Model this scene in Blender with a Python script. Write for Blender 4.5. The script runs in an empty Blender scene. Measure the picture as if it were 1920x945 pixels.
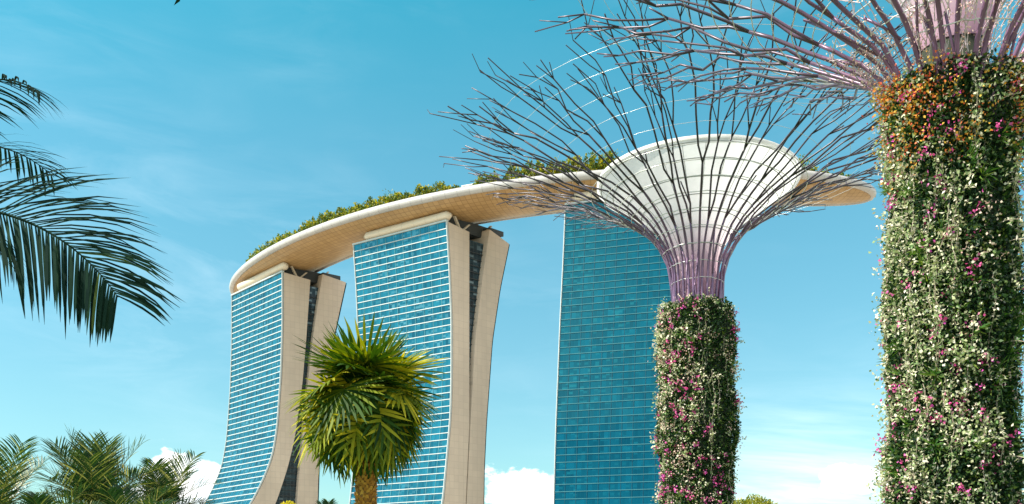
import bpy, math, random
import numpy as np
from mathutils import Vector, Matrix
random.seed(7); rng = np.random.default_rng(7)
R = math.radians
PI = math.pi
sc = bpy.context.scene
COL = sc.collection

# ------------------------------------------------------------------ camera
F, HZ, CZ = 1750.0, 1100.0, 1.7          # focal length and horizon line of the photo (in its pixels), eye height
cam_d = bpy.data.cameras.new("camera"); cam = bpy.data.objects.new("camera", cam_d); COL.objects.link(cam)
cam.location = (0, 0, CZ); cam.rotation_euler = (R(90), 0, 0)
cam_d.sensor_width = 36; cam_d.lens = 36 * F / 1920; cam_d.shift_y = (HZ - 472.5) / 1920
cam_d.clip_end = 20000; cam_d.clip_start = 0.1
sc.camera = cam

# ------------------------------------------------------------------ light
SUN_EL = R(44)
SUN_DIR = Vector((-0.965, -0.26, 0)).normalized() * math.cos(SUN_EL) + Vector((0, 0, math.sin(SUN_EL)))
sd = bpy.data.lights.new("sun", 'SUN'); sun = bpy.data.objects.new("sun", sd); COL.objects.link(sun)
sd.energy = 5.0; sd.angle = R(0.53); sd.color = (1.0, 0.93, 0.80)
sun.rotation_euler = SUN_DIR.to_track_quat('Z', 'Y').to_euler()
sc.view_settings.view_transform = 'Standard'; sc.view_settings.look = 'None'
sc.view_settings.exposure = 0.8; sc.view_settings.gamma = 1; sc.view_settings.use_curve_mapping = False

def nd(nt, kind, **kw):
    n = nt.nodes.new(kind)
    for k, v in kw.items():
        if k.startswith('i_'):
            n.inputs[k[2:].replace('_', ' ')].default_value = v
        else:
            setattr(n, k, v)
    return n
def mth(nt, op, a, b=None, c=None, clamp=False):
    n = nt.nodes.new('ShaderNodeMath'); n.operation = op; n.use_clamp = clamp
    for i, v in enumerate((a, b, c)):
        if v is None: continue
        if isinstance(v, (int, float)): n.inputs[i].default_value = v
        else: nt.links.new(v, n.inputs[i])
    return n.outputs[0]
def ramp(nt, fac, stops, interp='LINEAR'):
    n = nt.nodes.new('ShaderNodeValToRGB'); n.color_ramp.interpolation = interp
    el = n.color_ramp.elements
    while len(el) < len(stops): el.new(0.5)
    for e, (p, c) in zip(el, stops):
        e.position = p; e.color = (c[0], c[1], c[2], 1) if not isinstance(c, (int, float)) else (c, c, c, 1)
    nt.links.new(fac, n.inputs[0]); return n.outputs[0]
def mixc(nt, fac, a, b, blend='MIX'):
    n = nt.nodes.new('ShaderNodeMix'); n.data_type = 'RGBA'; n.blend_type = blend
    for s, v in ((n.inputs[0], fac), (n.inputs[6], a), (n.inputs[7], b)):
        if isinstance(v, (int, float)): s.default_value = v
        elif isinstance(v, tuple): s.default_value = (v[0], v[1], v[2], 1)
        else: nt.links.new(v, s)
    return n.outputs[2]

# ------------------------------------------------------------------ sky
w = bpy.data.worlds.new("World"); sc.world = w; w.use_nodes = True
nt = w.node_tree; nt.nodes.clear()
out = nt.nodes.new('ShaderNodeOutputWorld'); bg = nt.nodes.new('ShaderNodeBackground')
sky = nt.nodes.new('ShaderNodeTexSky'); sky.sky_type = 'NISHITA'; sky.sun_disc = False
sky.sun_elevation = SUN_EL; sky.sun_rotation = math.atan2(SUN_DIR.x, SUN_DIR.y)
sky.air_density = 1.0; sky.dust_density = 0.6; sky.ozone_density = 2.0
SKY_STRENGTH = 0.125
tc = nt.nodes.new('ShaderNodeTexCoord')
sep = nt.nodes.new('ShaderNodeSeparateXYZ'); nt.links.new(tc.outputs['Generated'], sep.inputs[0])
az = mth(nt, 'ARCTAN2', sep.outputs[0], sep.outputs[1])
el = mth(nt, 'ARCSINE', sep.outputs[2])
tint = ramp(nt, mth(nt, 'MULTIPLY', el, 1 / 1.0), [(0.0, (0.66, 0.82, 0.72)), (0.22, (0.64, 0.98, 0.83)), (0.42, (0.54, 1.12, 0.93)), (0.60, (0.20, 1.22, 0.99)), (0.72, (0.6, 1.0, 0.9)), (1.0, (1.0, 1.0, 0.9))])
base = mixc(nt, 1.0, sky.outputs[0], tint, 'MULTIPLY')
def vec(x, y, z=0.0):
    n = nt.nodes.new('ShaderNodeCombineXYZ')
    for i, v in enumerate((x, y, z)):
        if isinstance(v, (int, float)): n.inputs[i].default_value = v
        else: nt.links.new(v, n.inputs[i])
    return n.outputs[0]
def noise(v, scale, detail=6, rough=0.55, dist=0.0):
    n = nt.nodes.new('ShaderNodeTexNoise'); n.inputs['Scale'].default_value = scale
    n.inputs['Detail'].default_value = detail; n.inputs['Roughness'].default_value = rough; n.inputs['Distortion'].default_value = dist
    nt.links.new(v, n.inputs['Vector']); return n.outputs[0]
# thin high cirrus: stretched noise, stronger low in the south-east quarter
ci = noise(vec(mth(nt, 'MULTIPLY', az, 2.2), mth(nt, 'MULTIPLY', el, 9.0)), 2.3, 8, 0.62, 0.6)
ci2 = noise(vec(mth(nt, 'ADD', mth(nt, 'MULTIPLY', az, 2.0), el), mth(nt, 'MULTIPLY', el, 3.0), 3.3), 1.6, 3, 0.5)
cir = mth(nt, 'MULTIPLY', ramp(nt, ci, [(0.42, 0.0), (0.80, 1.0)]), ramp(nt, ci2, [(0.42, 0.03), (0.70, 0.6)]))
# streaky white layer low above the garden on the right
da = mth(nt, 'DIVIDE', mth(nt, 'SUBTRACT', az, 0.30), 0.16); de = mth(nt, 'DIVIDE', mth(nt, 'SUBTRACT', el, 0.075), 0.085)
gl = mth(nt, 'EXPONENT', mth(nt, 'MULTIPLY', mth(nt, 'ADD', mth(nt, 'MULTIPLY', da, da), mth(nt, 'MULTIPLY', de, de)), -1.0))
st = noise(vec(mth(nt, 'MULTIPLY', az, 3.0), mth(nt, 'ADD', mth(nt, 'MULTIPLY', el, 26.0), mth(nt, 'MULTIPLY', az, 3.0)), 1.7), 1.7, 8, 0.6, 0.4)
low = mth(nt, 'MULTIPLY', gl, ramp(nt, st, [(0.36, 0.08), (0.70, 1.0)]))
thin = mth(nt, 'MAXIMUM', mth(nt, 'MULTIPLY', cir, 0.30), mth(nt, 'MULTIPLY', low, 0.7))
c1 = mixc(nt, thin, base, (7.6, 8.3, 8.6))
ov = noise(vec(sep.outputs[0], sep.outputs[1], sep.outputs[2]), 2.6, 7, 0.55, 0.3)
hi = ramp(nt, el, [(0.66, 0.0), (0.86, 1.0)])
bk = mth(nt, 'MULTIPLY', ramp(nt, mth(nt, 'MULTIPLY', sep.outputs[1], -1.0), [(0.0, 0.0), (0.35, 1.0)]), ramp(nt, el, [(0.36, 0.0), (0.55, 1.0)]))
rt_ = mth(nt, 'MULTIPLY', ramp(nt, sep.outputs[0], [(0.55, 0.0), (0.75, 1.0)]), ramp(nt, el, [(0.05, 0.0), (0.15, 1.0)]))
ovm = mth(nt, 'MULTIPLY', mth(nt, 'MAXIMUM', mth(nt, 'MAXIMUM', hi, bk), rt_), ramp(nt, ov, [(0.40, 0.0), (0.56, 1.0)]))
c1 = mixc(nt, ovm, c1, (8.6, 8.1, 7.6))  # cloud cover out of view, added overhead, behind and right as neutral fill
# cumulus heaps low over the skyline
heap = None
for (ca, ce, wa, we, k) in ((-0.325, 0.096, 0.080, 0.044, 1.08), (-0.27, 0.03, 0.16, 0.05, 0.9), (0.012, 0.088, 0.060, 0.046, 1.0), (-0.05, 0.05, 0.05, 0.04, 0.8), (0.352, 0.108, 0.040, 0.020, 1.0), (0.40, 0.045, 0.08, 0.030, 0.6),
                            (-0.9, 0.09, 0.3, 0.07, 1.0), (-1.7, 0.1, 0.35, 0.08, 1.0), (-2.5, 0.1, 0.35, 0.08, 1.0), (1.3, 0.09, 0.3, 0.07, 1.0), (2.3, 0.1, 0.3, 0.08, 1.0)):
    a_ = mth(nt, 'DIVIDE', mth(nt, 'SUBTRACT', az, ca), wa); e_ = mth(nt, 'DIVIDE', mth(nt, 'SUBTRACT', el, ce), we)
    g = mth(nt, 'MULTIPLY', mth(nt, 'EXPONENT', mth(nt, 'MULTIPLY', mth(nt, 'ADD', mth(nt, 'MULTIPLY', a_, a_), mth(nt, 'MULTIPLY', e_, e_)), -1.0)), k)
    heap = g if heap is None else mth(nt, 'MAXIMUM', heap, g)
cv = vec(az, mth(nt, 'MULTIPLY', el, 1.35), 0.4)
cn = noise(cv, 15.0, 9, 0.58, 0.25)
dens = mth(nt, 'ADD', heap, mth(nt, 'MULTIPLY', mth(nt, 'SUBTRACT', cn, 0.5), 1.7))
cm = ramp(nt, dens, [(0.46, 0.0), (0.60, 1.0)], 'EASE')
cv2 = vec(mth(nt, 'ADD', az, 0.02), mth(nt, 'SUBTRACT', mth(nt, 'MULTIPLY', el, 1.35), 0.022), 0.4)
shade = ramp(nt, mth(nt, 'ADD', mth(nt, 'SUBTRACT', cn, noise(cv2, 15.0, 9, 0.58, 0.25)), 0.5), [(0.36, (6.0, 7.0, 7.6)), (0.56, (9.2, 9.2, 9.0))])
c2 = mixc(nt, cm, c1, shade)
nt.links.new(c2, bg.inputs[0]); bg.inputs[1].default_value = SKY_STRENGTH
nt.links.new(bg.outputs[0], out.inputs[0])

# ------------------------------------------------------------------ materials
def new_mat(name):
    m = bpy.data.materials.new(name); m.use_nodes = True
    n = m.node_tree; n.nodes.clear()
    o = n.nodes.new('ShaderNodeOutputMaterial')
    return m, n, o
def pbsdf(n, color, rough=0.6, metal=0.0, spec=0.5):
    b = n.nodes.new('ShaderNodeBsdfPrincipled')
    if isinstance(color, tuple): b.inputs['Base Color'].default_value = (*color, 1)
    else: n.links.new(color, b.inputs['Base Color'])
    if isinstance(rough, (int, float)): b.inputs['Roughness'].default_value = rough
    else: n.links.new(rough, b.inputs['Roughness'])
    b.inputs['Metallic'].default_value = metal
    b.inputs['Specular IOR Level'].default_value = spec
    return b
def tex_noise(n, scale, detail=5, rough=0.55, coord='Object', stretch=None):
    t = n.nodes.new('ShaderNodeTexCoord'); x = n.nodes.new('ShaderNodeTexNoise')
    x.inputs['Scale'].default_value = scale; x.inputs['Detail'].default_value = detail; x.inputs['Roughness'].default_value = rough
    src = t.outputs[coord]
    if stretch:
        mp = n.nodes.new('ShaderNodeMapping'); mp.inputs['Scale'].default_value = stretch
        n.links.new(src, mp.inputs[0]); src = mp.outputs[0]
    n.links.new(src, x.inputs['Vector']); return x.outputs[0]
def plain(name, c1, c2, rough=0.6, metal=0.0, scale=3.0, stretch=None, bump=0.0):
    m, n, o = new_mat(name)
    nz = tex_noise(n, scale, stretch=stretch)
    c = ramp(n, nz, [(0.3, c1), (0.7, c2)])
    b = pbsdf(n, c, rough, metal)
    if bump:
        bp = n.nodes.new('ShaderNodeBump'); bp.inputs['Strength'].default_value = bump; n.links.new(nz, bp.inputs['Height']); n.links.new(bp.outputs[0], b.inputs['Normal'])
    n.links.new(b.outputs[0], o.inputs[0]); return m
def leafy(name, stops, rough=0.55, trans=0.3, clump=None, tmul=(1.3, 1.5, 0.5), spec=0.35, per_obj=0.0):
    """leaf material: colour varies from leaf to leaf, some light passes through"""
    m, n, o = new_mat(name)
    g = n.nodes.new('ShaderNodeNewGeometry')
    rv = g.outputs['Random Per Island']
    if per_obj:
        oi = n.nodes.new('ShaderNodeObjectInfo'); rv = mth(n, 'ADD', mth(n, 'MULTIPLY', rv, 1 - per_obj), mth(n, 'MULTIPLY', oi.outputs['Random'], per_obj))
    c = ramp(n, rv, stops)
    if clump:
        c = mixc(n, ramp(n, tex_noise(n, clump[0], 3), [(0.42, 0.0), (0.62, 1.0)]), c, clump[1])
    b = pbsdf(n, c, rough, 0, spec)
    t = n.nodes.new('ShaderNodeBsdfTranslucent'); n.links.new(mixc(n, 1.0, c, tmul, 'MULTIPLY'), t.inputs[0])
    mx = n.nodes.new('ShaderNodeMixShader'); mx.inputs[0].default_value = trans
    n.links.new(b.outputs[0], mx.inputs[1]); n.links.new(t.outputs[0], mx.inputs[2]); n.links.new(mx.outputs[0], o.inputs[0])
    return m
def panelled(name, c1, c2, joint, w_, h_, rough=0.55, gap=0.06, scale_uv=True, stain=0.0):
    """cladding panels laid out in metres along the surface (UV in metres)"""
    m, n, o = new_mat(name)
    uv = n.nodes.new('ShaderNodeUVMap')
    br = n.nodes.new('ShaderNodeTexBrick'); br.offset = 0.0
    br.inputs['Scale'].default_value = 1; br.inputs['Brick Width'].default_value = w_; br.inputs['Row Height'].default_value = h_
    br.inputs['Mortar Size'].default_value = gap; br.inputs['Mortar Smooth'].default_value = 0.2; br.inputs['Bias'].default_value = 0
    br.inputs['Color1'].default_value = (*c1, 1); br.inputs['Color2'].default_value = (*c2, 1); br.inputs['Mortar'].default_value = (*joint, 1)
    n.links.new(uv.outputs[0], br.inputs['Vector'])
    c = br.outputs['Color']
    if stain:
        s = tex_noise(n, 0.05, 6, 0.6, stretch=(1, 1, 0.35))
        c = mixc(n, mth(n, 'MULTIPLY', ramp(n, s, [(0.35, 1.0), (0.65, 0.0)]), stain), c, tuple(x * 0.6 for x in c1))
    b = pbsdf(n, c, rough); n.links.new(b.outputs[0], o.inputs[0]); return m
def glass_wall(name, dark, mid, pale, pane_w, floor_h, metal=0.62, rough=0.10, pale_amt=0.25, tilt=0.02):
    """curtain wall: panes laid out in metres (UV); each room's pane differs a little in tint, blind and tilt"""
    m, n, o = new_mat(name)
    uv = n.nodes.new('ShaderNodeUVMap'); sp = n.nodes.new('ShaderNodeSeparateXYZ'); n.links.new(uv.outputs[0], sp.inputs[0])
    px = mth(n, 'FLOOR', mth(n, 'DIVIDE', sp.outputs[0], pane_w)); fl = mth(n, 'FLOOR', mth(n, 'DIVIDE', sp.outputs[1], floor_h))
    def cell(a, b, k):
        cb = n.nodes.new('ShaderNodeCombineXYZ'); n.links.new(a, cb.inputs[0]); n.links.new(b, cb.inputs[1]); cb.inputs[2].default_value = k
        wn = n.nodes.new('ShaderNodeTexWhiteNoise'); n.links.new(cb.outputs[0], wn.inputs[0]); return wn
    w1 = cell(px, fl, 0.5)
    hx = mth(n, 'FLOOR', mth(n, 'DIVIDE', sp.outputs[0], pane_w * 4)); w2 = cell(hx, fl, 4.5)
    sub = mth(n, 'FLOOR', mth(n, 'DIVIDE', sp.outputs[1], floor_h / 3)); w3 = cell(px, sub, 9.5)
    v = mth(n, 'ADD', mth(n, 'MULTIPLY', w1.outputs[0], 0.5), mth(n, 'MULTIPLY', w2.outputs[0], 0.5))
    c = ramp(n, v, [(0.1, dark), (0.6, mid), (0.95, tuple(min(1, x * 1.25) for x in mid))])
    blind = mth(n, 'MULTIPLY', ramp(n, w3.outputs[0], [(1 - pale_amt - 0.02, 0.0), (1 - pale_amt, 1.0)]), ramp(n, tex_noise(n, 0.045, 2), [(0.40, 0.15), (0.62, 1.0)]))
    c = mixc(n, mth(n, 'MULTIPLY', blind, 0.6), c, pale)
    # thin frame joints between panes and the spandrel line
    fx = mth(n, 'FRACT', mth(n, 'DIVIDE', sp.outputs[0], pane_w)); fr = mth(n, 'LESS_THAN', fx, 0.10)
    c = mixc(n, mth(n, 'MULTIPLY', fr, 0.15), c, pale)
    b = pbsdf(n, c, rough, metal, 0.35)
    ge = n.nodes.new('ShaderNodeNewGeometry')
    j = n.nodes.new('ShaderNodeVectorMath'); j.operation = 'SUBTRACT'; n.links.new(w1.outputs[1], j.inputs[0]); j.inputs[1].default_value = (0.5, 0.5, 0.5)
    j2 = n.nodes.new('ShaderNodeVectorMath'); j2.operation = 'SCALE'; n.links.new(j.outputs[0], j2.inputs[0]); j2.inputs['Scale'].default_value = tilt
    j3 = n.nodes.new('ShaderNodeVectorMath'); j3.operation = 'ADD'; n.links.new(ge.outputs['Normal'], j3.inputs[0]); n.links.new(j2.outputs[0], j3.inputs[1])
    j4 = n.nodes.new('ShaderNodeVectorMath'); j4.operation = 'NORMALIZE'; n.links.new(j3.outputs[0], j4.inputs[0])
    n.links.new(j4.outputs[0], b.inputs['Normal'])
    n.links.new(b.outputs[0], o.inputs[0]); return m

M = {}
M['concrete'] = panelled('end_wall_cladding', (0.59, 0.50, 0.40), (0.545, 0.46, 0.37), (0.44, 0.375, 0.30), 3.2, 3.6, 0.6, 0.08, stain=0.45)
M['shadow_metal'] = plain('dark_structure', (0.02, 0.03, 0.035), (0.035, 0.045, 0.05), 0.6)
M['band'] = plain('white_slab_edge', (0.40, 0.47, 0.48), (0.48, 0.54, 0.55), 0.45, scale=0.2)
M['band_dimmed'] = plain('dimmed_slab_edge', (0.03, 0.16, 0.20), (0.045, 0.20, 0.24), 0.45, scale=0.2)  # darkened slab edge: the tower's weaker sunlight put into the colour
M['fin_dimmed'] = plain('dimmed_mullion', (0.003, 0.065, 0.10), (0.006, 0.085, 0.125), 0.35, 0.3)  # mullion darkened in colour for the same less sunlit face
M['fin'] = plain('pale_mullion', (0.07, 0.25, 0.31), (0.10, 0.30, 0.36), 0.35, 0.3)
M['hull'] = panelled('gold_hull_panels', (0.42, 0.275, 0.125), (0.35, 0.225, 0.10), (0.22, 0.13, 0.05), 3.0, 3.0, 0.42, 0.14)
M['rim'] = panelled('silver_rim_panels', (0.43, 0.425, 0.42), (0.38, 0.378, 0.375), (0.24, 0.235, 0.23), 7.0, 60.0, 0.3, 0.12)
M['tube'] = panelled('cream_tube_panels', (0.64, 0.57, 0.45), (0.62, 0.55, 0.44), (0.46, 0.40, 0.31), 8.0, 60.0, 0.4, 0.10)
M['deck'] = plain('roof_deck', (0.35, 0.33, 0.30), (0.45, 0.43, 0.40), 0.8, scale=0.2)
M['white'] = plain('white_render', (0.76, 0.76, 0.75), (0.82, 0.82, 0.80), 0.5, scale=0.3)
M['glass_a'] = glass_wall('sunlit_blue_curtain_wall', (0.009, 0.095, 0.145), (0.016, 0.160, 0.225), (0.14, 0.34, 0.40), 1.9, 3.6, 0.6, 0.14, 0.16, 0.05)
M['glass_b'] = glass_wall('dimmed_curtain_wall', (0.002, 0.080, 0.122), (0.003, 0.112, 0.164), (0.010, 0.18, 0.23), 1.8, 3.6, 0.62, 0.12, 0.12, 0.04)  # darker copy of the curtain wall, weaker light and reflection put into colour
M['glass_dark'] = glass_wall('dark_atrium_glass', (0.008, 0.02, 0.03), (0.015, 0.04, 0.055), (0.25, 0.36, 0.42), 2.4, 3.6, 0.1, 0.15, 0.10, 0.03)
def steel(name, inner, outer, r0, r1):
    m, n, o = new_mat(name)
    t = n.nodes.new('ShaderNodeTexCoord'); q = n.nodes.new('ShaderNodeSeparateXYZ'); n.links.new(t.outputs['Object'], q.inputs[0])
    rad = mth(n, 'SQRT', mth(n, 'ADD', mth(n, 'MULTIPLY', q.outputs[0], q.outputs[0]), mth(n, 'MULTIPLY', q.outputs[1], q.outputs[1])))
    c = ramp(n, mth(n, 'DIVIDE', mth(n, 'SUBTRACT', rad, r0), r1 - r0, clamp=True), [(0.0, inner), (1.0, outer)])
    c = mixc(n, ramp(n, tex_noise(n, 1.1, 4), [(0.4, 0.0), (0.7, 0.45)]), c, tuple(x * .55 for x in outer))
    b = pbsdf(n, c, 0.36, 0.25); n.links.new(b.outputs[0], o.inputs[0]); return m
M['branch'] = steel('mauve_steel', (0.20, 0.115, 0.215), (0.045, 0.038, 0.055), 2.2, 6.5)
M['branch_near'] = steel('lilac_steel', (0.22, 0.11, 0.21), (0.065, 0.048, 0.075), 2.4, 7.5)
M['seam'] = plain('membrane_seam', (0.42, 0.42, 0.43), (0.52, 0.52, 0.53), 0.6)
M['hoop'] = plain('galvanised_cable', (0.55, 0.55, 0.55), (0.66, 0.66, 0.66), 0.35, 0.5)

def funnel_mat(zs):
    m, n, o = new_mat('white_membrane')
    t = n.nodes.new('ShaderNodeTexCoord'); s = n.nodes.new('ShaderNodeSeparateXYZ'); n.links.new(t.outputs['Object'], s.inputs[0])
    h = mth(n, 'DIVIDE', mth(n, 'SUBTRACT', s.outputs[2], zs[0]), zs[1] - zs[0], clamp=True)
    c = ramp(n, h, [(0.0, (0.58, 0.34, 0.47)), (0.30, (0.72, 0.54, 0.63)), (0.62, (0.85, 0.83, 0.84)), (1.0, (0.86, 0.86, 0.85))])  # pink light at the neck painted into the colour by height
    c = mixc(n, ramp(n, tex_noise(n, 0.7, 6, 0.6, stretch=(1, 1, 0.25)), [(0.42, 0.0), (0.75, 0.40)]), c, (0.50, 0.50, 0.51))
    b = pbsdf(n, c, 0.55)
    t = n.nodes.new('ShaderNodeBsdfTranslucent'); n.links.new(c, t.inputs[0])
    mx = n.nodes.new('ShaderNodeMixShader'); mx.inputs[0].default_value = 0.5
    n.links.new(b.outputs[0], mx.inputs[1]); n.links.new(t.outputs[0], mx.inputs[2]); n.links.new(mx.outputs[0], o.inputs[0]); return m
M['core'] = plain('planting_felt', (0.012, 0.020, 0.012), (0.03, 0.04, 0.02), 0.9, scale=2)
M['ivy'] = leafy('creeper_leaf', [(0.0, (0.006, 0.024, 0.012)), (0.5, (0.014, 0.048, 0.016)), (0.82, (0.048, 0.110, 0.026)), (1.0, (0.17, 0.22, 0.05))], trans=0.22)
M['fern'] = leafy('fern_frond', [(0.0, (0.03, 0.10, 0.02)), (0.6, (0.08, 0.18, 0.03)), (1.0, (0.22, 0.28, 0.06))], trans=0.25)
M['pale'] = leafy('pale_bract', [(0.0, (0.14, 0.26, 0.09)), (0.35, (0.34, 0.42, 0.18)), (0.6, (0.64, 0.62, 0.42)), (1.0, (0.84, 0.79, 0.68))], trans=0.25, tmul=(1.1, 1.1, 0.9))
M['blush'] = leafy('blush_bract', [(0.0, (0.70, 0.40, 0.38)), (0.5, (0.74, 0.58, 0.50)), (1.0, (0.78, 0.68, 0.52))], trans=0.25, tmul=(1.1, 1.0, 0.9))
M['pink'] = leafy('pink_bract', [(0.0, (0.70, 0.06, 0.30)), (0.5, (0.75, 0.14, 0.38)), (0.8, (0.55, 0.06, 0.42)), (1.0, (0.80, 0.35, 0.45))], trans=0.25, tmul=(1.2, 0.8, 1.0))
M['orange'] = leafy('orange_bract', [(0.0, (0.70, 0.10, 0.06)), (0.35, (0.75, 0.24, 0.05)), (0.7, (0.75, 0.45, 0.06)), (1.0, (0.70, 0.55, 0.12))], trans=0.25, tmul=(1.2, 1.0, 0.6))
M['lilac_stem'] = plain('pale_climbing_stem', (0.50, 0.40, 0.46), (0.66, 0.58, 0.62), 0.7)
M['stem'] = plain('woody_vine', (0.30, 0.24, 0.18), (0.50, 0.42, 0.34), 0.8)
M['fan'] = leafy('fan_palm_leaf', [(0.15, (0.010, 0.040, 0.008)), (0.45, (0.035, 0.090, 0.008)), (0.66, (0.19, 0.23, 0.012)), (0.9, (0.58, 0.49, 0.03))], 0.55, 0.32, tmul=(1.5, 1.4, 0.25), per_obj=0.5, spec=0.15)
M['petiole'] = plain('yellow_petiole', (0.22, 0.22, 0.03), (0.36, 0.32, 0.06), 0.5)
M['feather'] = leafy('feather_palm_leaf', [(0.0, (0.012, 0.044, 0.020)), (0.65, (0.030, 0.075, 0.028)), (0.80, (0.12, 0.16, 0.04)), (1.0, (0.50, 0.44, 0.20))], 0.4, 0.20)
M['feather_shaded'] = leafy('shaded_palm_leaf', [(0.0, (0.004, 0.018, 0.013)), (0.7, (0.008, 0.028, 0.017)), (0.98, (0.014, 0.04, 0.02)), (1.0, (0.10, 0.13, 0.02))], 0.8, 0.06, spec=0.06)  # leaf in shade and backlight: the darkness is put into the colour
M['yellow_leaf'] = leafy('yellowing_leaf', [(0.0, (0.55, 0.42, 0.02)), (1.0, (0.62, 0.52, 0.05))], 0.5, 0.3)
M['bark'] = plain('fibrous_bark', (0.11, 0.055, 0.012), (0.24, 0.12, 0.02), 0.9, scale=9, bump=0.5)
M['boot'] = leafy('leaf_base_scale', [(0.0, (0.20, 0.085, 0.012)), (0.5, (0.36, 0.17, 0.02)), (1.0, (0.50, 0.27, 0.04))], 0.8, 0.05)
M['greybark'] = plain('grey_palm_bark', (0.12, 0.10, 0.07), (0.24, 0.20, 0.15), 0.9, scale=5, stretch=(1, 1, 6), bump=0.4)
M['shrub'] = leafy('roof_shrub_leaf', [(0.0, (0.05, 0.10, 0.015)), (0.35, (0.17, 0.21, 0.015)), (0.7, (0.42, 0.37, 0.02)), (1.0, (0.56, 0.42, 0.03))], 0.6, 0.3, clump=(0.22, (0.05, 0.10, 0.02)))
M['lime'] = leafy('lime_bush_leaf', [(0.0, (0.12, 0.15, 0.02)), (0.5, (0.25, 0.26, 0.03)), (1.0, (0.42, 0.38, 0.05))], 0.5, 0.25)
M['lawn'] = plain('lawn', (0.05, 0.10, 0.025), (0.09, 0.15, 0.04), 0.9, scale=0.3)
M['paving'] = plain('pale_paving', (0.36, 0.31, 0.24), (0.44, 0.38, 0.30), 0.8, scale=0.15)
M['water'] = plain('bay_water', (0.02, 0.07, 0.09), (0.03, 0.09, 0.11), 0.12, scale=0.05)

# ------------------------------------------------------------------ mesh helpers
class MB:
    def __init__(s): s.v = []; s.f = []; s.uv = None; s.mi = []
    def face(s, idx): s.f.append(idx)
    def poly(s, pts):
        i = len(s.v); s.v += [tuple(p) for p in pts]; s.f.append(tuple(range(i, i + len(pts))))
    def tube(s, pts, radii, n=6, cap=True, twist=0.0):
        pts = [Vector(p) for p in pts]; k = len(pts)
        if not hasattr(radii, '__len__'): radii = [radii] * k
        i0 = len(s.v); up = None
        for j in range(k):
            t = (pts[min(j + 1, k - 1)] - pts[max(j - 1, 0)])
            if t.length < 1e-9: t = Vector((0, 0, 1))
            t.normalize()
            if up is None: up = t.orthogonal().normalized()
            else:
                up = up - t * up.dot(t)
                up = up.normalized() if up.length > 1e-6 else t.orthogonal().normalized()
            b = t.cross(up)
            for a in range(n):
                an = 2 * PI * a / n
                s.v.append(tuple(pts[j] + (up * math.cos(an) + b * math.sin(an)) * radii[j]))
        for j in range(k - 1):
            for a in range(n):
                p = i0 + j * n; q = p + n; a2 = (a + 1) % n
                s.f.append((p + a, p + a2, q + a2, q + a))
        if cap:
            s.f.append(tuple(i0 + a for a in reversed(range(n)))); s.f.append(tuple(i0 + (k - 1) * n + a for a in range(n)))
    def box(s, o, ax, ay, az_):
        o, ax, ay, az_ = Vector(o), Vector(ax), Vector(ay), Vector(az_)
        c = [o, o + ax, o + ax + ay, o + ay]; c += [p + az_ for p in c]; i = len(s.v); s.v += [tuple(p) for p in c]
        if ax.cross(ay).dot(az_) > 0:
            for q in ((0, 3, 2, 1), (4, 5, 6, 7), (0, 1, 5, 4), (1, 2, 6, 5), (2, 3, 7, 6), (3, 0, 4, 7)): s.f.append(tuple(i + k for k in q))
        else:
            for q in ((0, 1, 2, 3), (7, 6, 5, 4), (4, 5, 1, 0), (5, 6, 2, 1), (6, 7, 3, 2), (7, 4, 0, 3)): s.f.append(tuple(i + k for k in q))
    def lathe(s, prof, c=(0, 0), n=32, jag=0.0):
        i0 = len(s.v)
        for (r, z) in prof:
            for a in range(n):
                an = 2 * PI * a / n; rr = r * (1 + (random.uniform(-jag, jag) if jag else 0))
                s.v.append((c[0] + rr * math.cos(an), c[1] + rr * math.sin(an), z))
        for j in range(len(prof) - 1):
            for a in range(n):
                p = i0 + j * n; a2 = (a + 1) % n
                s.f.append((p + a, p + a2, p + n + a2, p + n + a))
    def build(s, name, mat, parent=None, smooth=False, uvs=None):
        me = bpy.data.meshes.new(name); me.from_pydata(s.v, [], s.f)
        if uvs is not None or s.uv is not None:
            lay = me.uv_layers.new(name='UVMap'); src = np.array(uvs if uvs is not None else s.uv, dtype=np.float32)
            li = np.zeros(len(me.loops), dtype=np.int32); me.loops.foreach_get('vertex_index', li)
            lay.data.foreach_set('uv', src[li].ravel())
        return finish(me, name, mat, parent, smooth)
def finish(me, name, mat, parent=None, smooth=False):
    me.materials.append(mat)
    if smooth: me.polygons.foreach_set('use_smooth', [True] * len(me.polygons))
    o = bpy.data.objects.new(name, me); COL.objects.link(o)
    if parent is not None: o.parent = parent
    return o
def quads(name, V, mat, parent=None, smooth=False):
    """V: (n,k,3) array of n separate k-gons, one island each"""
    n, k = V.shape[:2]
    me = bpy.data.meshes.new(name)
    me.vertices.add(n * k); me.vertices.foreach_set('co', V.astype(np.float32).ravel())
    me.loops.add(n * k); me.loops.foreach_set('vertex_index', np.arange(n * k, dtype=np.int32))
    me.polygons.add(n); me.polygons.foreach_set('loop_start', np.arange(0, n * k, k, dtype=np.int32))
    me.update(calc_edges=True); me.validate()
    return finish(me, name, mat, parent, smooth)
def thing(name, label, cat, loc=(0, 0, 0), group=None):
    o = bpy.data.objects.new(name, None); COL.objects.link(o); o.location = loc; o.empty_display_size = 0.5
    return tag(o, label, cat, group)
def tag(o, label, cat, group=None):
    o['label'] = label; o['category'] = cat
    if group: o['group'] = group
    return o
def struct(o, label, cat='ground'):
    o['kind'] = 'structure'; o['label'] = label; o['category'] = cat; return o
def unit(a): return a / np.maximum(np.linalg.norm(a, axis=-1, keepdims=True), 1e-9)
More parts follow.
